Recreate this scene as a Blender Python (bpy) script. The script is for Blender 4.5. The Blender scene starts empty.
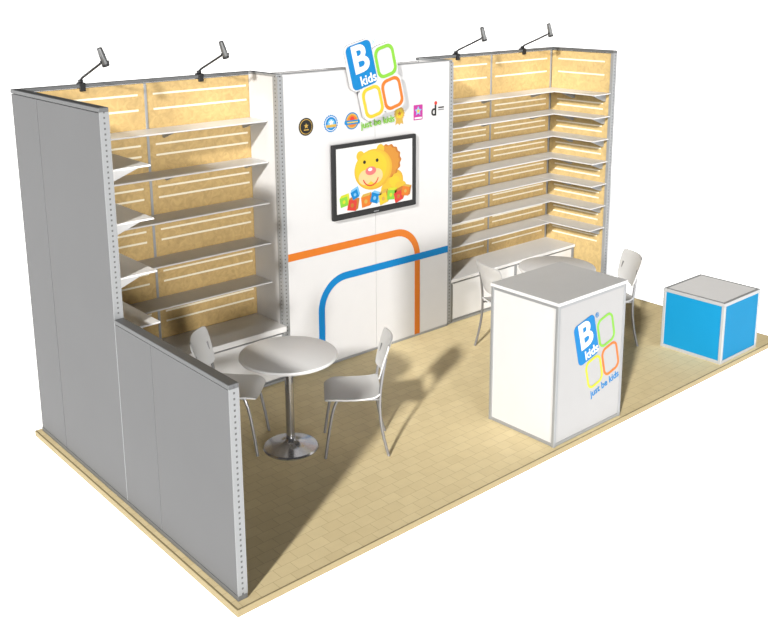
import bpy, bmesh, math, random
from mathutils import Vector, Matrix
random.seed(4)
COL = bpy.context.scene.collection
PI = math.pi
# ---------------------------------------------------------------- materials
def mat(name, col, rough=.5, metal=0., noise=0., nscale=8., spec=.3, emit=0., dist=0.):
    m = bpy.data.materials.new(name); m.use_nodes = True
    nt = m.node_tree; b = nt.nodes['Principled BSDF']
    b.inputs['Roughness'].default_value = rough; b.inputs['Metallic'].default_value = metal
    b.inputs['Specular IOR Level'].default_value = spec
    if emit:
        b.inputs['Emission Color'].default_value = (*col, 1); b.inputs['Emission Strength'].default_value = emit
    n = nt.nodes.new('ShaderNodeTexNoise'); n.inputs['Scale'].default_value = nscale; n.inputs['Detail'].default_value = 4
    n.inputs['Distortion'].default_value = dist
    tc = nt.nodes.new('ShaderNodeTexCoord'); nt.links.new(tc.outputs['Object'], n.inputs['Vector'])
    r = nt.nodes.new('ShaderNodeValToRGB')
    k = max(noise, .01)
    r.color_ramp.elements[0].position = .3; r.color_ramp.elements[1].position = .7
    r.color_ramp.elements[0].color = (*[c*(1-k) for c in col], 1); r.color_ramp.elements[1].color = (*[min(1, c*(1+k)) for c in col], 1)
    nt.links.new(n.outputs['Fac'], r.inputs['Fac']); nt.links.new(r.outputs['Color'], b.inputs['Base Color'])
    return m
M = {}
M['ground'] = mat('white_ground_glow', (.97, .97, .97), .9, spec=0, emit=.95)  # glow added to lift cast shadows on the ground towards white
M['white'] = mat('white_laminate', (.51, .51, .52), .45)
M['white2'] = mat('white_melamine', (.51, .51, .515), .4)
M['door'] = mat('white_door_laminate', (.60, .60, .605), .4)
M['cfront_shaded'] = mat('white_laminate_shaded', (.325, .325, .33), .4)  # counter white in a darker copy; shade of the front painted in
M['grey'] = mat('grey_laminate', (.125, .128, .133), .6, noise=.02, nscale=2, spec=.2)
M['rail'] = mat('grey_aluminium_rail', (.13, .135, .14), .4, .3)
M['alu'] = mat('aluminium', (.28, .29, .30), .4, .3)
M['silver'] = mat('silver_edge', (.36, .37, .38), .4, .1)
M['slot'] = mat('dark_slot', (.10, .10, .105), .6)
M['tan'] = mat('plywood_slatwall', (.455, .318, .135), .6, noise=.14, nscale=17, dist=1.5)
M['tan_lit'] = mat('plywood_slatwall_lit', (.47, .345, .155), .6, noise=.13, nscale=17, dist=1.5)  # lighter copy of the slatwall wood, painting in light on the side walls
M['slatgroove'] = mat('pale_groove', (.74, .69, .55), .5)
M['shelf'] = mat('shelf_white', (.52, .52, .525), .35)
M['shelf_lit'] = mat('shelf_white_lit', (.80, .80, .80), .35)  # lighter copy of the shelf white, light painted in for the shadowed left shelves
M['chair'] = mat('pale_grey_plastic', (.53, .535, .54), .35, spec=.5)
M['ttop'] = mat('white_tabletop', (.66, .66, .665), .35, spec=.4)
M['tube'] = mat('satin_steel_tube', (.28, .28, .29), .3, .6)
M['chrome'] = mat('chrome', (.42, .42, .44), .2, .9)
M['top'] = mat('pale_grey_top', (.57, .575, .58), .45)
M['blue'] = mat('cyan_blue', (.004, .15, .38), .5, spec=.15)
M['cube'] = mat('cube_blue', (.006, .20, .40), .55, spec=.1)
M['cubef_shaded'] = mat('cube_blue_shaded', (.003, .165, .335), .55, spec=.1)  # darker copy of the cube blue, shade painted on the front face
M['cubet'] = mat('cube_pale_top', (.76, .76, .765), .8, spec=.1)
M['orange'] = mat('orange_vinyl', (.48, .13, .012), .45)
M['green'] = mat('green_vinyl', (.16, .40, .03), .45)
M['yellow'] = mat('yellow_vinyl', (.51, .37, .02), .45)
M['lime'] = mat('lime_vinyl', (.42, .44, .02), .45)
M['red'] = mat('red_vinyl', (.44, .03, .02), .45)
M['magenta'] = mat('magenta_vinyl', (.34, .02, .21), .45)
M['black'] = mat('black_plastic', (.012, .012, .013), .3)
M['lampgrey'] = mat('silver_lamp_metal', (.20, .205, .21), .25, .7)
M['lampdark'] = mat('dark_lamp_metal', (.035, .036, .038), .35, .4)
M['blackv'] = mat('black_vinyl', (.008, .008, .008), .5)
M['gold'] = mat('gold_vinyl', (.42, .27, .05), .45)
M['sky'] = mat('light_blue_vinyl', (.13, .34, .56), .45)
M['brown'] = mat('brown_print', (.34, .12, .018), .5)
M['mane'] = mat('golden_brown_print', (.43, .18, .022), .5)
M['lion'] = mat('deep_yellow_print', (.50, .33, .025), .5)
M['shade'] = mat('amber_print', (.48, .28, .025), .5)
M['cream'] = mat('pinkish_print', (.58, .40, .20), .5)
M['pink'] = mat('pink_print', (.54, .12, .12), .5)
M['pale'] = mat('white_print', (.60, .60, .60), .5)
M['screen'] = mat('white_screen', (.50, .50, .50), .4, emit=.25)
M['edge'] = mat('tan_edge', (.30, .245, .135), .6)
M['lens'] = mat('lamp_glass', (.75, .75, .7), .2, emit=.5)
def floor_mat():
    m = bpy.data.materials.new('cork_tile_floor'); m.use_nodes = True
    nt = m.node_tree; b = nt.nodes['Principled BSDF']; b.inputs['Roughness'].default_value = .55; b.inputs['Specular IOR Level'].default_value = .15
    tc = nt.nodes.new('ShaderNodeTexCoord')
    br = nt.nodes.new('ShaderNodeTexBrick'); br.inputs['Scale'].default_value = 1
    br.inputs['Brick Width'].default_value = .115; br.inputs['Row Height'].default_value = .085
    br.inputs['Mortar Size'].default_value = .002; br.inputs['Mortar Smooth'].default_value = .5
    br.inputs['Color1'].default_value = (.76, .64, .385, 1); br.inputs['Color2'].default_value = (.715, .595, .35, 1)
    br.inputs['Mortar'].default_value = (.56, .45, .25, 1)
    nt.links.new(tc.outputs['Object'], br.inputs['Vector'])
    n = nt.nodes.new('ShaderNodeTexNoise'); n.inputs['Scale'].default_value = 10; n.inputs['Detail'].default_value = 5
    nt.links.new(tc.outputs['Object'], n.inputs['Vector'])
    rp = nt.nodes.new('ShaderNodeValToRGB'); rp.color_ramp.elements[0].color = (.92, .91, .89, 1); rp.color_ramp.elements[1].color = (1.05, 1.05, 1.05, 1)
    nt.links.new(n.outputs['Fac'], rp.inputs['Fac'])
    mx = nt.nodes.new('ShaderNodeMix'); mx.data_type = 'RGBA'; mx.blend_type = 'MULTIPLY'; mx.inputs['Factor'].default_value = 1
    nt.links.new(br.outputs['Color'], mx.inputs['A']); nt.links.new(rp.outputs['Color'], mx.inputs['B'])
    nt.links.new(mx.outputs['Result'], b.inputs['Base Color'])
    return m
M['floor'] = floor_mat()
# ---------------------------------------------------------------- mesh helpers
def B(): return bmesh.new()
def box(bm, x0, x1, y0, y1, z0, z1, mi=0):
    v = [bm.verts.new(p) for p in [(x0,y0,z0),(x1,y0,z0),(x1,y1,z0),(x0,y1,z0),(x0,y0,z1),(x1,y0,z1),(x1,y1,z1),(x0,y1,z1)]]
    for f in [(0,3,2,1),(4,5,6,7),(0,1,5,4),(1,2,6,5),(2,3,7,6),(3,0,4,7)]:
        bm.faces.new([v[i] for i in f]).material_index = mi
    return bm
def tube(bm, pts, r, seg=12, cap=True):
    pts = [Vector(p) for p in pts]; rings = []
    up = None
    for i, p in enumerate(pts):
        t = (pts[min(i+1, len(pts)-1)] - pts[max(i-1, 0)]).normalized()
        if up is None: up = t.orthogonal().normalized()
        a = (up - t*up.dot(t)).normalized(); up = a; b = t.cross(a)
        rr_ = r[i] if isinstance(r, (list, tuple)) else r
        rings.append([bm.verts.new(p + rr_*(a*math.cos(2*PI*k/seg) + b*math.sin(2*PI*k/seg))) for k in range(seg)])
    for i in range(len(rings)-1):
        for k in range(seg):
            bm.faces.new([rings[i][k], rings[i][(k+1)%seg], rings[i+1][(k+1)%seg], rings[i+1][k]])
    if cap:
        bm.faces.new(rings[0][::-1]); bm.faces.new(rings[-1])
    return bm
def lathe(bm, prof, cx, cy, seg=48):
    rings = []
    for r, z in prof:
        rings.append([bm.verts.new((cx+r*math.cos(2*PI*k/seg), cy+r*math.sin(2*PI*k/seg), z)) for k in range(seg)])
    for i in range(len(rings)-1):
        for k in range(seg):
            bm.faces.new([rings[i][k], rings[i][(k+1)%seg], rings[i+1][(k+1)%seg], rings[i+1][k]])
    bm.faces.new(rings[0][::-1]); bm.faces.new(rings[-1])
    return bm
def prism(bm, pts, y0, y1, mi=0):          # polygon in the x-z plane, between y0 (back) and y1 (front)
    a = [bm.verts.new((x, y0, z)) for x, z in pts]; b = [bm.verts.new((x, y1, z)) for x, z in pts]
    n = len(pts)
    for f in [a[::-1], b]: bm.faces.new(f).material_index = mi
    for i in range(n): bm.faces.new([a[i], a[(i+1)%n], b[(i+1)%n], b[i]]).material_index = mi
    return bm
def ribbon(bm, outer, inner, y0, y1, closed=False, mi=0):
    n = len(outer)
    L = [[bm.verts.new((p[0], y, p[1])) for p in q] for q, y in ((outer,y0),(inner,y0),(outer,y1),(inner,y1))]
    for i in range(n if closed else n-1):
        j = (i+1) % n
        for A, C_ in ((0,1),(2,3),(0,2),(1,3)):
            bm.faces.new([L[A][i], L[A][j], L[C_][j], L[C_][i]]).material_index = mi
    if not closed:
        for i in (0, n-1): bm.faces.new([L[0][i], L[1][i], L[3][i], L[2][i]]).material_index = mi
    return bm
def sides(path, w):
    o, n = [], []
    for i, p in enumerate(path):
        a = path[max(i-1,0)]; b = path[min(i+1,len(path)-1)]
        tx, tz = b[0]-a[0], b[1]-a[1]; l = math.hypot(tx, tz); tx/=l; tz/=l
        o.append((p[0]-tz*w/2, p[1]+tx*w/2)); n.append((p[0]+tz*w/2, p[1]-tx*w/2))
    return o, n
def stroke(bm, path, w, y0, y1, mi=0):
    o, n = sides(path, w)
    return ribbon(bm, o, n, y0, y1, False, mi)
def circ(cx, cz, r, n=32, sx=1): return [(cx+sx*r*math.cos(2*PI*k/n), cz+r*math.sin(2*PI*k/n)) for k in range(n)]
def star(cx, cz, r, r2, n=5): return [(cx+(r if k%2==0 else r2)*math.sin(PI*k/n), cz+(r if k%2==0 else r2)*math.cos(PI*k/n)) for k in range(2*n)]
def rr(cx, cz, w, h, r, seg=6):
    P = []
    for sx, sz, a0 in ((1,1,0),(-1,1,PI/2),(-1,-1,PI),(1,-1,1.5*PI)):
        for k in range(seg+1):
            a = a0 + PI/2*k/seg
            P.append((cx+sx*(w/2-r)+r*math.cos(a), cz+sz*(h/2-r)+r*math.sin(a)))
    return P
def off(o):
    v = Vector((0,0,0))
    while o: v += o.location; o = o.parent
    return v
def obj(name, bm, m, parent=None, bevel=0, smooth=False, loc=None):
    bmesh.ops.recalc_face_normals(bm, faces=bm.faces)
    base = off(parent) if parent else Vector(loc or (0,0,0))
    bm.transform(Matrix.Translation(-base))
    me = bpy.data.meshes.new(name); bm.to_mesh(me); bm.free()
    for k in (m if isinstance(m, (list, tuple)) else [m]): me.materials.append(M[k])
    o = bpy.data.objects.new(name, me); COL.objects.link(o)
    if parent: o.parent = parent
    else: o.location = base
    if smooth:
        for p in me.polygons: p.use_smooth = True
        md = o.modifiers.new('es', 'EDGE_SPLIT'); md.split_angle = math.radians(40)
    if bevel:
        md = o.modifiers.new('bev', 'BEVEL'); md.width = bevel; md.segments = 2; md.limit_method = 'ANGLE'
    return o
def tag(o, label=None, cat=None, group=None, kind=None):
    for k, v in (('label', label), ('category', cat), ('group', group), ('kind', kind)):
        if v: o[k] = v
    return o
def empty(name, loc, label=None, cat=None, group=None, kind=None):
    o = bpy.data.objects.new(name, None); COL.objects.link(o); o.location = loc; o.empty_display_size = .1
    return tag(o, label, cat, group, kind)
def copy_tree(o, parent=None):
    c = o.copy(); COL.objects.link(c)
    if parent: c.parent = parent
    for ch in list(o.children): copy_tree(ch, c)
    return c
def text_bm(s, size, cx, cz, y, rot=0, ext=.001, bold=0., sx=1.):
    cu = bpy.data.curves.new('t', 'FONT'); cu.body = s; cu.size = size; cu.extrude = ext; cu.align_x = 'CENTER'; cu.align_y = 'CENTER'
    cu.offset = bold; cu.resolution_u = 4
    o = bpy.data.objects.new('t', cu); COL.objects.link(o)
    me = bpy.data.meshes.new_from_object(o.evaluated_get(bpy.context.evaluated_depsgraph_get()))
    bpy.data.objects.remove(o); bpy.data.curves.remove(cu)
    bm = bmesh.new(); bm.from_mesh(me); bpy.data.meshes.remove(me)
    bm.transform(Matrix.Translation((cx, y, cz)) @ Matrix.Rotation(-rot, 4, 'Y') @ Matrix.Rotation(PI/2, 4, 'X') @ Matrix.Diagonal((sx,1,1,1)))
    return bm
# ---------------------------------------------------------------- dimensions
W, H, D1, D, HL, D2 = 5.59, 2.44, 1.33, 2.57, 1.20, .79
X0, X1, DC, T, BT = 1.88, 3.65, .42, .06, .04
# ---------------------------------------------------------------- ground and floor
g = bmesh.new(); bmesh.ops.create_circle(g, cap_ends=True, segments=64, radius=2500)
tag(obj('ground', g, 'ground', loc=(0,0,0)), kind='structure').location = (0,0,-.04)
fl = tag(obj('floor', box(B(), -.03, W+.004, -D-.045, .03, -.036, 0), 'floor'), kind='structure')
e = B()
box(e, -.042, W+.014, -D-.057, -D-.045, -.04, .001); box(e, -.042, -.03, -D-.045, .03, -.04, .001); box(e, W+.004, W+.014, -D-.045, .03, -.04, .001)
tag(obj('trim_1', e, 'edge', bevel=.002), kind='structure')
# ---------------------------------------------------------------- walls
def slots_front(bm, x0, x1, yf, z0, z1, mi=1):     # slots punched along a post's front face
    z = z0 + .03; xc = (x0+x1)/2
    while z < z1-.02:
        box(bm, xc-.005, xc+.005, yf-.001, yf+.002, z, z+.011, mi); z += .031
def slots_side(bm, y0, y1, xf, z0, z1, mi=1):
    z = z0 + .03; yc = (y0+y1)/2
    while z < z1-.02:
        box(bm, xf-.001, xf+.001, yc-.005, yc+.005, z, z+.011, mi); z += .031
def slat(bm, x0, x1, zs, yf):
    for z in zs: box(bm, x0, x1, yf-.001, yf+.002, z-.007, z+.007, 1)
LZ = [2.08, 1.76, 1.435, 1.11, .79]
RZ = [2.03-.225*k for k in range(7)]
LG = [2.33, 2.22] + [z-d for z in LZ for d in (.12, .2)]
RG = [2.33, 2.20] + [z-d for z in RZ for d in (.11, .165)]
# left wall: tall part
wl = empty('wall_left', (T/2, -D1/2, 0), kind='structure')
for a, b in ((0, .42), (.425, D1-.008)):
    obj('panel', box(B(), .003, T-.012, -b, -a-.004, .03, H-.03), 'grey', wl, .002)
p = box(B(), T-.012, T-.004, -D1+.03, -BT, .03, H-.03)
for z in LG: box(p, T-.005, T-.003, -D1+.1, -.55, z-.007, z+.007, 1); box(p, T-.005, T-.003, -.45, -.12, z-.007, z+.007, 1)
obj('slat_panel', p, ['tan_lit', 'slatgroove'], wl)
obj('top_rail', box(B(), 0, T, -D1, 0, H-.025, H), 'rail', wl, .003)
obj('bottom_rail', box(B(), 0, T, -D1, 0, 0, .03), 'rail', wl, .003)
p = box(B(), .003, T, -D1, -D1+.007, .03, H-.025); slots_front(p, 0, T, -D1, HL, H)
obj('post', p, ['alu', 'slot'], wl)
# left wall: low part
ww = empty('wall_left_low', (T/2, -(D1+D)/2, 0), kind='structure')
for a, b in ((D1+.004, 1.76), (1.764, D-.008)):
    obj('panel', box(B(), .003, T-.004, -b, -a, .03, HL-.03), 'grey', ww, .002)
obj('top_rail', box(B(), 0, T, -D, -D1-.001, HL-.025, HL), 'rail', ww, .003)
obj('bottom_rail', box(B(), 0, T, -D, -D1-.001, 0, .03), 'rail', ww, .003)
p = box(B(), .002, T, -D, -D+.007, .03, HL-.025); slots_front(p, 0, T, -D, 0, HL)
obj('post', p, ['alu', 'slot'], ww)
# back walls
def back_wall(name, x0, x1, xm, zs):
    w = empty(name, ((x0+x1)/2, -BT/2, 0), kind='structure')
    for a, b in ((x0+.02, xm-.01), (xm+.01, x1-.02)):
        p = box(B(), a, b, -BT+.006, -.004, .03, H-.03); slat(p, a+.05, b-.05, zs, -BT+.006)
        obj('slat_panel', p, ['tan', 'slatgroove'], w)
    for xc in (x0+.01, xm, x1-.01): obj('post', box(B(), xc-.01, xc+.01, -BT, 0, .03, H-.03), 'alu', w, .002)
    obj('top_rail', box(B(), x0, x1, -BT, 0, H-.025, H), 'rail', w, .003)
    obj('bottom_rail', box(B(), x0, x1, -BT, 0, 0, .03), 'rail', w, .003)
    return w
back_wall('wall_back_left', T, X0, .95, LG)
back_wall('wall_back_right', X1, W-T, 4.62, RG)
wb = empty('wall_back_centre', ((X0+X1)/2, -BT/2, 0), kind='structure')
obj('panel', box(B(), X0+.002, X1-.002, -BT, 0, 0, H-.03), 'white2', wb)
# returns beside the centre panel
def ret(name, x0, x1):
    w = empty(name, ((x0+x1)/2, -(BT+DC)/2, 0), kind='structure')
    obj('panel', box(B(), x0+.004, x1-.004, -DC+.05, -BT, .03, H-.02), 'white2', w)
    obj('top_rail', box(B(), x0, x1, -DC, -BT, H-.02, H), 'alu', w, .003)
    obj('bottom_rail', box(B(), x0, x1, -DC, -BT, 0, .03), 'alu', w, .003)
    p = box(B(), x0, x1, -DC-.012, -DC+.05, .03, H-.02)
    for xf in (x0, x1): slots_side(p, -DC-.012, -DC+.05, xf, 0, H)
    slots_front(p, x0, x1, -DC-.012, 0, H)
    obj('post', p, ['alu', 'slot'], w)
ret('wall_return_left', X0-.05, X0); ret('wall_return_right', X1, X1+.05)
# centre panel
wc = empty('wall_centre', ((X0+X1)/2, -DC, 0), kind='structure')
xm = 2.79
YP = -DC-.012
for a, b in ((X0+.002, xm-.002), (xm+.002, X1-.002)):
    obj('panel', box(B(), a, b, YP, YP+.02, .02, H-.008), 'white', wc)
obj('top_rail', box(B(), X0, X1, YP-.001, YP+.03, H-.008, H), 'alu', wc)
obj('bottom_rail', box(B(), X0, X1, YP-.003, YP+.03, 0, .02), 'alu', wc)
obj('backing', box(B(), X0, X1, YP+.021, YP+.03, .02, H-.008), 'slot', wc)
arc = lambda cx, cz, r, a0, a1, n=14: [(cx+r*math.cos(a0+(a1-a0)*k/n), cz+r*math.sin(a0+(a1-a0)*k/n)) for k in range(n+1)]
tag(obj('orange_stripe', stroke(B(), [(X0+.002, 1.0), (2.4, 1.0)] + arc(3.02, .75, .25, PI/2, 0) + [(3.27, .02)], .062, YP, YP-.002), 'orange', wc), 'orange rounded stripe')
tag(obj('blue_stripe', stroke(B(), [(X1-.002, .74), (3.1, .74)] + arc(2.46, .48, .26, PI/2, PI) + [(2.2, .02)], .062, YP, YP-.003), 'blue', wc), 'blue rounded stripe')
def badge(name, layers, label):
    p = B(); ms = []
    for i, (pts, k) in enumerate(layers):
        if k not in ms: ms.append(k)
        prism(p, pts, YP, YP-.0012*(i+1), ms.index(k))
    tag(obj(name, p, ms, wc), label)
bz = 2.02
x = 2.086
badge('award_seal', [(circ(x, bz, .070), 'blackv'), (circ(x, bz, .059), 'gold'), (circ(x, bz, .054), 'blackv'), (star(x, bz+.006, .022, .010), 'gold'), (rr(x, bz-.024, .046, .008, .003), 'gold')], 'black and gold round seal')
x = 2.331
badge('award_seal', [(star(x, bz, .072, .064, 20), 'blue'), (circ(x, bz, .058), 'pale'), (circ(x, bz, .053), 'blue'), (circ(x, bz, .036), 'sky'), (star(x, bz+.008, .026, .012), 'pale'), (rr(x, bz-.018, .10, .022, .006), 'gold')], 'blue round seal with a scalloped edge')
x = 2.547
badge('award_seal', [(circ(x, bz, .070), 'blue'), (circ(x, bz, .060), 'gold'), (circ(x, bz, .048), 'orange'), (circ(x, bz+.014, .022), 'red'), (rr(x, bz-.010, .155, .034, .01), 'blue'), (rr(x, bz-.010, .11, .010, .003), 'yellow')], 'orange and gold round seal with a blue ring and banner')
x = 3.06
badge('award_seal', [([(x-.045, bz-.085), (x-.018, bz-.07), (x, bz-.088), (x+.018, bz-.07), (x+.045, bz-.085), (x+.03, bz), (x-.03, bz)], 'gold'), (star(x, bz+.01, .062, .053, 16), 'gold'), (circ(x, bz+.01, .038), 'yellow'), (star(x, bz+.01, .024, .011), 'brown')], 'gold rosette with ribbon tails')
x = 3.276
badge('award_seal', [(rr(x, bz, .105, .13, .006), 'magenta'), (star(x, bz+.012, .042, .02), 'sky'), (star(x, bz+.012, .022, .011), 'yellow'), (rr(x, bz-.048, .08, .014, .003), 'pale')], 'magenta square emblem with a star')
obj('lettering', text_bm('d', .13, 3.462, bz-.005, YP-.001, bold=.003), 'blackv', wc)
badge('emblem_dot', [(circ(3.485, bz+.062, .017), 'red')], 'red round dot')
badge('emblem_bars', [(rr(3.55, bz+.02, .07, .012, .003), 'blackv'), (rr(3.55, bz, .07, .008, .003), 'grey')], 'small dark print lines')
# right wall
wr = empty('wall_right', (W-T/2, -D2/2, 0), kind='structure')
obj('panel', box(B(), W-T+.02, W-.004, -D2+.03, 0, .03, H-.03), 'grey', wr, .002)
p = box(B(), W-T+.006, W-T+.019, -D2+.03, -BT, .03, H-.03)
for z in RG: box(p, W-T+.004, W-T+.007, -D2+.1, -BT-.08, z-.007, z+.007, 1)
obj('slat_panel', p, ['tan_lit', 'slatgroove'], wr)
obj('top_rail', box(B(), W-T, W, -D2, 0, H-.025, H), 'rail', wr, .003)
obj('bottom_rail', box(B(), W-T, W, -D2, 0, 0, .03), 'rail', wr, .003)
p = box(B(), W-T, W, -D2, -D2+.03, .03, H-.025); slots_front(p, W-T, W, -D2, 0, H)
obj('post', p, ['alu', 'slot'], wr)
# ---------------------------------------------------------------- shelves
ORD = ['topmost', 'second from the top', 'third from the top', 'fourth from the top', 'fifth from the top', 'sixth from the top', 'lowest of the seven']
SD, ST = .25, .011
def bracket(pts):
    b = B(); A, C_ = [b.verts.new(p) for p in pts[0]], [b.verts.new(p) for p in pts[1]]
    b.faces.new(A); b.faces.new(C_[::-1])
    for i in range(4): b.faces.new([A[i], A[(i+1)%4], C_[(i+1)%4], C_[i]])
    return b
def shelf_x(x0, x1, z, label, group):              # on a wall facing the front
    yb = -BT+.004
    s = empty('shelf', ((x0+x1)/2, yb, z-ST), label, 'shelf', group)
    obj('shelf_board', box(B(), x0, x1, yb-SD, yb, z-ST, z), 'shelf', s, .002)
    for k in range(3):
        xc = x0+.06+(x1-x0-.12)*k/2
        v = [(yb, z-ST), (yb, z-.075), (yb-.03, z-.075), (yb-SD+.04, z-ST)]
        obj('bracket', bracket([[(xc-.003, y, q) for y, q in v], [(xc+.003, y, q) for y, q in v]]), 'alu', s)
def shelf_y(xw, sgn, y0, y1, z, label, group, m):     # on a side wall; sgn = direction it juts out
    s = empty('shelf', (xw, (y0+y1)/2, z-ST), label, 'shelf', group)
    xa, xb = sorted((xw, xw+sgn*SD))
    obj('shelf_board', box(B(), xa, xb, y0, y1, z-ST, z), m, s, .002)
    for yc in (y0+.06, y1-.3):
        v = [(xw, z-ST), (xw, z-.085), (xw+sgn*.03, z-.085), (xw+sgn*(SD-.02), z-ST)]
        obj('bracket', bracket([[(x, yc-.003, q) for x, q in v], [(x, yc+.003, q) for x, q in v]]), 'alu' if sgn < 0 else 'shelf', s)
for i, z in enumerate(LZ):
    shelf_x(T+SD+.004, X0-.055, z, 'long white shelf on the back wall of the left bay, %s' % ORD[i], 'back shelves of the left bay')
    if i < 4: shelf_y(T-.004, 1, -D1+.02, -BT, z, 'white shelf jutting from the inside of the tall grey left wall, %s' % ORD[i], 'side shelves of the left bay', 'shelf_lit')
for i, z in enumerate(RZ):
    shelf_x(X1+.055, W-T-SD-.002, z, 'long white shelf on the back wall of the right bay, %s' % ORD[i], 'back shelves of the right bay')
    shelf_y(W-T+.006, -1, -D2+.012, -BT, z, 'short white shelf on the right end wall, %s' % ORD[i], 'side shelves of the right bay', 'shelf')
# ---------------------------------------------------------------- base cabinets
def cabinet(x0, x1, label, yf, h, tt):
    c = empty('base_cabinet', ((x0+x1)/2, -.23, 0), label, 'cabinet')
    yb = -BT
    obj('body', box(B(), x0+.004, x1-.004, yf+.025, yb, .02, h-tt-.002), 'alu', c)
    obj('top_panel', box(B(), x0, x1, yf-.012, yb, h-tt, h), 'door', c, .003)
    obj('plinth', box(B(), x0+.004, x1-.004, yf+.004, yb, 0, .022), 'alu', c)
    xm = (x0+x1)/2; zt = h-tt
    for a, b in ((x0+.028, xm-.010), (xm+.010, x1-.028)):
        d = obj('sliding_door', box(B(), a+.008, b-.008, yf+.008, yf+.020, .036, zt-.020), 'door', c, .002)
        obj('door_frame', ribbon(B(), [(a, .028), (b, .028), (b, zt-.012), (a, zt-.012)], [(a+.007, .035), (b-.007, .035), (b-.007, zt-.019), (a+.007, zt-.019)], yf+.022, yf+.004, True), 'alu', d)
        hb = B(); lx = b-.07 if a < xm-.1 else a+.07
        box(hb, lx-.012, lx+.012, yf+.005, yf+.009, .2, .27); obj('handle', hb, 'alu', d)
    for xc in (x0+.015, xm, x1-.015): obj('upright', box(B(), xc-.009, xc+.009, yf, yf+.024, .022, zt-.001), 'alu', c)
cabinet(T+.002, X0-.052, 'low white sliding-door cabinet under the shelves of the left bay', -.45, .46, .045)
cabinet(X1+.052, W-T-.002, 'low white sliding-door cabinet under the shelves of the right bay', -DC, .43, .03)
# ---------------------------------------------------------------- arm lamps on the wall top
lamp = empty('arm_spotlight', (0, 0, H))
b = B(); box(b, -.020, .020, -BT-.012, .012, H-.05, H+.010); box(b, -.012, .012, -.035, 0, H+.010, H+.03)
obj('clamp', b, 'black', lamp, .003)
hc = Vector((.03, -.33, H+.195))
ax = Vector((.30, -.02, -.95)).normalized()
obj('arm', tube(B(), [(0, -.018, H+.025), (0, -.05, H+.045), (.01, -.22, H+.115), hc + ax*.04 + Vector((-.02, .02, 0))], .008), 'lampdark', lamp, smooth=True)
b = tube(B(), [hc-ax*.068, hc-ax*.064, hc-ax*.02, hc+ax*.055, hc+ax*.060], [.014, .018, .021, .022, .021], 20)
hd = obj('lamp_head', b, 'lampgrey', lamp, smooth=True)
obj('lamp_glass', tube(B(), [hc+ax*.0595, hc+ax*.064], .017, 20), 'lens', hd)
obj('rim', tube(B(), [hc+ax*.044, hc+ax*.061], .025, 20, True), 'lampdark', hd, smooth=True)
obj('joint', tube(B(), [hc+ax*.03+Vector((-.030,.0,0)), hc+ax*.03+Vector((.030,0,0))], .008), 'black', lamp, smooth=True)
LL = [(.48, 'arm spotlight clamped on the wall top, nearest the tall grey left wall'),
      (1.41, 'arm spotlight clamped above the left bay, beside the white centre panel'),
      (4.15, 'arm spotlight clamped above the right bay, just right of the centre panel'),
      (5.09, 'arm spotlight clamped above the right bay, nearest the right end wall')]
for i, (x, lb) in enumerate(LL):
    l = lamp if i == 0 else copy_tree(lamp)
    l.location = (x, 0, H); tag(l, lb, 'spotlight', 'arm spotlights on the wall top')
    sd = bpy.data.lights.new('spot_beam', 'SPOT'); sd.energy = 8; sd.spot_size = 1.9; sd.spot_blend = .8; sd.shadow_soft_size = .02; sd.color = (1, .93, .8)
    so = bpy.data.objects.new('spot_beam', sd); COL.objects.link(so)
    so.location = Vector((x, 0, 0)) + hc + ax*.10
    so.rotation_euler = Vector((.05, .10, -.95)).to_track_quat('-Z', 'Y').to_euler()
# ---------------------------------------------------------------- television
tv = empty('television', (2.77, YP, 1.54), 'black flat television showing a toy picture, mounted on the white centre panel', 'television')
ta, tb, tc_, td = 2.305, 3.215, 1.23, 1.85
yt = YP-.042
obj('back_housing', box(B(), ta+.06, tb-.06, YP-.022, YP-.001, tc_+.06, td-.06), 'black', tv)
obj('bezel', ribbon(B(), rr((ta+tb)/2, (tc_+td)/2, tb-ta, td-tc_, .012), rr((ta+tb)/2, (tc_+td)/2+.008, tb-ta-.08, td-tc_-.085, .003), YP-.022, yt, True), 'black', tv, .003)
scr = obj('screen', box(B(), ta+.03, tb-.03, yt+.006, yt+.018, tc_+.03, td-.025), 'screen', tv)
ys = yt+.006
def pic(name, layers, y0i=0):
    p = B(); ms = []
    for i, (pts, k) in enumerate(layers):
        if k not in ms: ms.append(k)
        y1 = ys-.0002*(i+1+y0i)
        if isinstance(pts, tuple): stroke(p, pts[0], pts[1], ys, y1, ms.index(k))
        else: prism(p, pts, ys, y1, ms.index(k))
    obj(name, p, ms, scr)
fx, fz = 2.735, 1.605
def petals(cx, cz, r, a, n, sx=1.08):
    return [(cx+sx*(r+a*math.cos(n*2*PI*k/96))*math.cos(2*PI*k/96), cz+(r+a*math.cos(n*2*PI*k/96))*math.sin(2*PI*k/96)) for k in range(96)]
pic('toy_body_print', [(rr(2.96, 1.47, .22, .20, .09), 'shade'), (rr(2.965, 1.465, .18, .16, .075), 'lion'), (rr(2.97, 1.46, .12, .11, .05), 'yellow'), (rr(2.88, 1.41, .12, .11, .05), 'lion'), (rr(3.04, 1.41, .13, .10, .045), 'lion')])
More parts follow.
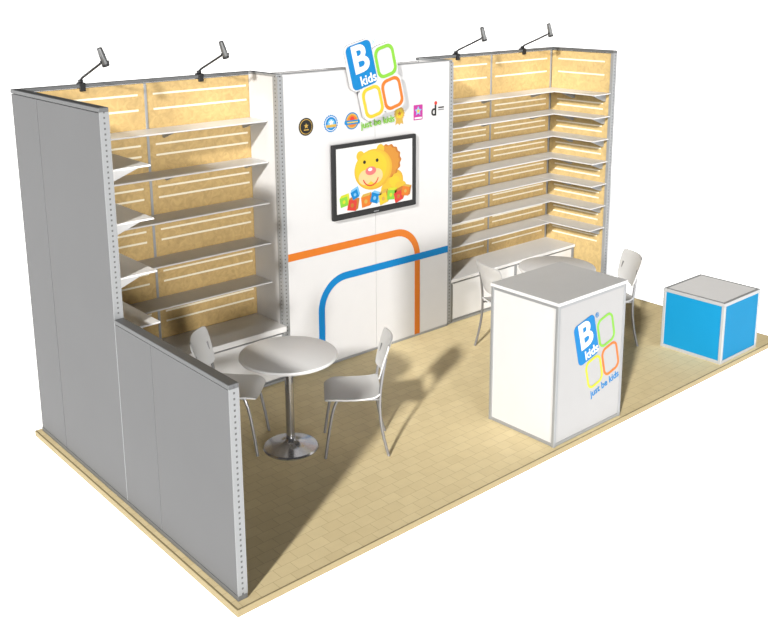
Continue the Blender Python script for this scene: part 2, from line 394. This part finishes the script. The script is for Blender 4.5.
pic('toy_head_print', [(petals(fx+.155, fz+.045, .142, .006, 15), 'brown'), (petals(fx+.138, fz+.040, .138, .006, 15), 'mane'), (circ(fx-.135, fz+.125, .042, 24), 'lion'), (circ(fx+.080, fz+.158, .042, 24), 'lion'), (circ(fx+.004, fz-.002, .170, 44, 1.20), 'shade'), (circ(fx-.006, fz+.004, .160, 44, 1.20), 'lion'), (circ(fx-.018, fz+.014, .138, 44, 1.20), 'yellow'),
    (circ(fx-.086, fz-.058, .062, 28, 1.15), 'cream'), (circ(fx+.032, fz-.058, .062, 28, 1.15), 'cream'), (circ(fx-.027, fz-.010, .036, 24, 1.6), 'pink'), (circ(fx-.034, fz+.002, .014, 16, 1.6), 'pale'),
    (circ(fx-.094, fz+.070, .015, 16), 'blackv'), (circ(fx+.042, fz+.070, .015, 16), 'blackv'),
    ((arc(fx-.027, fz-.050, .084, PI*1.1, PI*1.9), .011), 'red')], 5)
for k, (cx, cz, s, c, a) in enumerate([(2.42, 1.375, .078, 'green', .15), (2.505, 1.335, .088, 'red', -.2), (2.535, 1.42, .07, 'blue', .35), (2.65, 1.345, .088, 'orange', .1), (2.745, 1.36, .082, 'blue', -.35), (2.84, 1.34, .088, 'yellow', .25), (2.925, 1.36, .082, 'green', -.1), (3.01, 1.335, .088, 'red', .3), (3.09, 1.37, .078, 'orange', -.25)]):
    dk = {'green': 'lime', 'red': 'brown', 'blue': 'sky', 'orange': 'gold', 'yellow': 'gold'}[c]
    f = [(cx+s*.7*math.cos(a-3*PI/4+PI/2*j), cz+s*.7*math.sin(a-3*PI/4+PI/2*j)) for j in range(4)]
    ux, uz = s*.36*math.cos(a+.75), s*.36*math.sin(a+.75)
    topf = [f[3], f[2], (f[2][0]+ux, f[2][1]+uz), (f[3][0]+ux, f[3][1]+uz)]
    sidef = [f[2], f[1], (f[1][0]+ux, f[1][1]+uz), (f[2][0]+ux, f[2][1]+uz)]
    pic('toy_block_print', [(topf, dk), (sidef, 'brown' if c in ('red', 'orange', 'yellow') else dk), (f, c), (circ(cx, cz, s*.2, 12), dk)], 20+k)
obj('standby_mark', box(B(), 2.735, 2.79, yt-.001, yt, tc_+.014, tc_+.021), 'alu', tv)
# ---------------------------------------------------------------- logo
def logo(root, cx, cz, y, s, rot, board):
    def tr(P): return [(cx+s*(u*math.cos(rot)-v*math.sin(rot)), cz+s*(u*math.sin(rot)+v*math.cos(rot))) for u, v in P]
    def t1(u, v): return tr([(u, v)])[0]
    SQ = (('green_square', .255, -.045, .215, .265, 'green'), ('yellow_square', .04, -.325, .205, .26, 'yellow' if board else 'lime'), ('orange_square', .262, -.325, .215, .265, 'orange'))
    if board:
        b = B()
        for k, q in enumerate([rr(.14, -.19, .26, .26, .02), rr(0, 0, .29, .39, .055)] + [rr(a[1], a[2], a[3]+.03, a[4]+.03, .06) for a in SQ]):
            prism(b, tr(q), y+.02+.0006*k, y-.0006*k)
        obj('board', b, 'white', root)
        y -= .003
    obj('blue_tile', prism(B(), tr(rr(0, 0, .265, .365, .045)), y, y-.003), 'blue', root)
    x, z = t1(-.005, .045); obj('lettering', text_bm('B', .31*s, x, z, y-.004, rot, bold=.009*s), 'pale', root)
    x, z = t1(.04, -.13); obj('lettering', text_bm('kids', .11*s, x, z, y-.004, rot, bold=.002*s), 'pale', root)
    x, z = t1(.17, .14); obj('trademark', text_bm('®', .06*s, x, z, y-.001, rot), 'blue', root)
    for nm, u, v, w, h, k in SQ:
        t = .054 if board else .040
        obj(nm, ribbon(B(), tr(rr(u, v, w, h, .065)), tr(rr(u, v, w-t, h-t, .047)), y+.002, y-.003, True), k, root)
    return t1
sg = empty('logo_sign', (2.7, YP-.05, 2.3), 'white cut-out logo sign with a blue tile, fixed to the top of the centre panel', 'sign')
logo(sg, 2.605, 2.465, YP-.055, .98, math.radians(14), True)
obj('lettering', text_bm('just be kids', .080, 2.815, 1.985, YP-.012, math.radians(4), bold=.0012), 'green', wc)
for xa in (2.62, 2.87): obj('spacer', box(B(), xa, xa+.03, YP-.032, YP-.001, 2.2, 2.35), 'alu', sg)
# ---------------------------------------------------------------- counter
cx0, cx1, cy0, cy1, ch = 2.515, 3.275, -2.595, -1.995, 1.04
ct = empty('reception_counter', ((cx0+cx1)/2, (cy0+cy1)/2, 0), 'white box counter with a pale grey top and a printed logo on its front', 'counter')
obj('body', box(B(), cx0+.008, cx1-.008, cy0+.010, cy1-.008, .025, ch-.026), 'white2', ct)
obj('front_panel', box(B(), cx0+.026, cx1-.026, cy0+.005, cy0+.009, .027, ch-.046), 'cfront_shaded', ct)
for x in (cx0, cx1-.025):
    for y in (cy0, cy1-.025): obj('post', box(B(), x, x+.025, y, y+.025, 0, ch-.023), 'alu', ct, .004)
for z0, z1 in ((.004, .026), (ch-.045, ch-.024)):
    for a in ((cx0+.025, cx1-.025, cy0+.003, cy0+.02), (cx0+.025, cx1-.025, cy1-.02, cy1-.003), (cx0+.003, cx0+.02, cy0+.025, cy1-.025), (cx1-.02, cx1-.003, cy0+.025, cy1-.025)):
        obj('rail', box(B(), *a, z0, z1), 'alu', ct)
obj('countertop', box(B(), cx0-.005, cx1+.005, cy0-.005, cy1+.005, ch-.023, ch), 'top', ct, .003)
t1 = logo(ct, 2.835, .70, cy0+.0045, .86, math.radians(15), False)
x, z = t1(.15, -.51)
obj('lettering', text_bm('just be kids', .073, x, z, cy0+.004, math.radians(13), bold=.0012), 'blue', ct)
# ---------------------------------------------------------------- blue cube seat
qx0, qx1, qy0, qy1, qh = 4.68, 5.265, -2.59, -2.02, .53
q = empty('display_cube', ((qx0+qx1)/2, (qy0+qy1)/2, 0), 'low bright blue cube with aluminium edges and a pale top near the floor corner', 'cube')
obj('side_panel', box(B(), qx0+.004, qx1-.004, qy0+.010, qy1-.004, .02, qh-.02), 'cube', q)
obj('side_panel', box(B(), qx0+.029, qx1-.029, qy0+.004, qy0+.009, .029, qh-.031), 'cubef_shaded', q)
for x in (qx0, qx1-.028):
    for y in (qy0, qy1-.028): obj('post', box(B(), x, x+.028, y, y+.028, .028, qh-.03), 'silver', q, .004)
for z0, z1 in ((0, .028), (qh-.03, qh)):
    for a in ((qx0, qx1, qy0, qy0+.028), (qx0, qx1, qy1-.028, qy1), (qx0, qx0+.028, qy0+.028, qy1-.028), (qx1-.028, qx1, qy0+.028, qy1-.028)):
        obj('frame_bar', box(B(), *a, z0, z1), 'silver', q, .003)
obj('top_panel', box(B(), qx0+.028, qx1-.028, qy0+.028, qy1-.028, qh-.02, qh-.001), 'cubet', q)
# ---------------------------------------------------------------- round tables
t1_ = empty('round_table', (0, 0, 0))
TH = .688
obj('tabletop', lathe(B(), [(.30, TH-.03), (.325, TH-.026), (.332, TH-.015), (.328, TH-.003), (.32, TH)], 0, 0, 64), 'ttop', t1_, smooth=True)
obj('pole', lathe(B(), [(.029, .03), (.029, TH-.05), (.06, TH-.045), (.10, TH-.031)], 0, 0, 24), 'chrome', t1_, smooth=True)
obj('base', lathe(B(), [(.188, 0), (.191, .008), (.183, .018), (.12, .03), (.068, .042), (.042, .06), (.034, .075)], 0, 0, 48), 'chrome', t1_, smooth=True)
t2_ = copy_tree(t1_)
t1_.location = (1.185, -1.39, 0); t2_.location = (4.085, -1.335, 0)
tag(t1_, 'white round pedestal table with chrome base beside the low grey wall', 'table', 'round pedestal tables')
tag(t2_, 'white round pedestal table half hidden behind the white counter', 'table', 'round pedestal tables')
# ---------------------------------------------------------------- chairs (facing +x)
def loft(bm, rows, th):
    n = len(rows[0]); V = []
    for r in rows: V.append([bm.verts.new(p) for p in r])
    for i in range(len(rows)-1):
        for j in range(n-1): bm.faces.new([V[i][j], V[i][j+1], V[i+1][j+1], V[i+1][j]])
    bmesh.ops.recalc_face_normals(bm, faces=bm.faces)
    bmesh.ops.solidify(bm, geom=bm.faces[:], thickness=th)
    return bm
ch0 = empty('cafe_chair', (0, 0, 0))
rows = []
for i in range(13):
    u = i/12; x = -.180+.375*u
    hw = .184+.01*math.sin(PI*u)
    if u > .8: hw -= .035*((u-.8)/.2)**2
    if u < .12: hw -= .02*((.12-u)/.12)**2
    zc = .420 - .012*math.sin(PI*u) - (.03*((u-.75)/.25)**2 if u > .75 else 0) + (.02*((.15-u)/.15)**2 if u < .15 else 0)
    rows.append([(x, hw*(2*j/8-1), zc+.012*(2*j/8-1)**2) for j in range(9)])
o = obj('seat', loft(B(), rows, .011), 'chair', ch0, smooth=True); m_ = o.modifiers.new('s', 'SUBSURF'); m_.levels = m_.render_levels = 1
rows = []
for i in range(11):
    v = i/10; z = .535+.25*v
    hw = .162+.03*v
    if v > .85: hw -= .025*((v-.85)/.15)**2
    if v < .2: hw -= .02*((.2-v)/.2)**2
    xb = -.198-.050*v - .018*v*v
    rows.append([(xb+.035*(2*j/8-1)**2, hw*(2*j/8-1), z+.008*(1-(2*j/8-1)**2)*(1 if v > .5 else -1)) for j in range(9)])
o = obj('backrest', loft(B(), rows, .009), 'chair', ch0, smooth=True); m_ = o.modifiers.new('s', 'SUBSURF'); m_.levels = m_.render_levels = 1
def bez(P, n=10):
    P = [Vector(p) for p in P]; out = []
    for k in range(n+1):
        t = k/n; Q = P[:]
        while len(Q) > 1: Q = [Q[i].lerp(Q[i+1], t) for i in range(len(Q)-1)]
        out.append(Q[0])
    return out
for s in (-1, 1):
    obj('leg', tube(B(), bez([(.195, s*.188, 0), (.16, s*.174, .25), (.135, s*.164, .395), (.10, s*.158, .408)]), .0105), 'tube', ch0, smooth=True)
    obj('leg', tube(B(), bez([(-.230, s*.184, 0), (-.165, s*.172, .22), (-.15, s*.166, .395), (-.185, s*.158, .49), (-.198, s*.145, .61), (-.216, s*.140, .68)], 16), .0105), 'tube', ch0, smooth=True)
    obj('seat_rail', tube(B(), [(-.165, s*.158, .401), (.12, s*.158, .401)], .009), 'tube', ch0, smooth=True)
obj('cross_bar', tube(B(), [(-.1, -.158, .399), (-.1, .158, .399)], .009), 'tube', ch0, smooth=True)
CH = [(.945, -1.07, math.atan2(-.72, .69), 'pale grey plastic cafe chair between the left round table and the left cabinet'),
      (1.535, -1.64, math.atan2(.60, -.80), 'pale grey plastic cafe chair on the open side of the left round table'),
      (3.66, -1.18, math.atan2(-.25, .95), 'pale grey plastic cafe chair behind the left edge of the white counter'),
      (4.42, -1.62, math.atan2(.50, -.85), 'pale grey plastic cafe chair right of the counter, in front of the right end wall')]
for i, (x, y, a, lb) in enumerate(CH):
    c = ch0 if i == 0 else copy_tree(ch0)
    c.location = (x, y, 0); c.rotation_euler = (0, 0, a); tag(c, lb, 'chair', 'cafe chairs at the round tables')
# ---------------------------------------------------------------- light
w = bpy.data.worlds.new('world'); bpy.context.scene.world = w; w.use_nodes = True
nt = w.node_tree; bg = nt.nodes['Background']; bg.inputs['Strength'].default_value = 1.0
tc = nt.nodes.new('ShaderNodeTexCoord'); sx = nt.nodes.new('ShaderNodeSeparateXYZ'); rp = nt.nodes.new('ShaderNodeValToRGB')
nt.links.new(tc.outputs['Generated'], sx.inputs['Vector']); nt.links.new(sx.outputs['Z'], rp.inputs['Fac']); nt.links.new(rp.outputs['Color'], bg.inputs['Color'])
rp.color_ramp.elements[0].position = .005; rp.color_ramp.elements[0].color = (1, 1, 1, 1)
rp.color_ramp.elements[1].position = .03; rp.color_ramp.elements[1].color = (.012, .012, .014, 1)
def sun(name, d, e, ang, col):
    sl = bpy.data.lights.new(name, 'SUN'); sl.energy = e; sl.angle = math.radians(ang); sl.color = col
    so = bpy.data.objects.new(name, sl); COL.objects.link(so); so.location = (-4, -6, 6)
    so.rotation_euler = Vector(d).to_track_quat('-Z', 'Y').to_euler()
sun('key_sun', (.85, .46, -.43), 5.2, 3.2, (1, .97, .92))
sun('front_sun', (.36, 1.0, -.13), 2.7, 10, (1, .98, .95))
# ---------------------------------------------------------------- camera
yaw, pit, rol = .7091, .2282, -.008
F = Vector((math.sin(yaw)*math.cos(pit), math.cos(yaw)*math.cos(pit), -math.sin(pit)))
R0 = Vector((math.cos(yaw), -math.sin(yaw), 0)); U0 = R0.cross(F)
R = R0*math.cos(rol)+U0*math.sin(rol); U = -R0*math.sin(rol)+U0*math.cos(rol)
cam = bpy.data.cameras.new('camera'); co = bpy.data.objects.new('camera', cam); COL.objects.link(co)
mw = Matrix((R, U, -F)).transposed().to_4x4(); mw.translation = Vector((-2.251, -6.3027, 3.1136)); co.matrix_world = mw
cam.sensor_width = 36; cam.lens = 948.81/768*36; cam.shift_x = .0115; cam.shift_y = -.1459; cam.clip_end = 6000
bpy.context.scene.camera = co
bpy.context.scene.view_settings.view_transform = 'Standard'
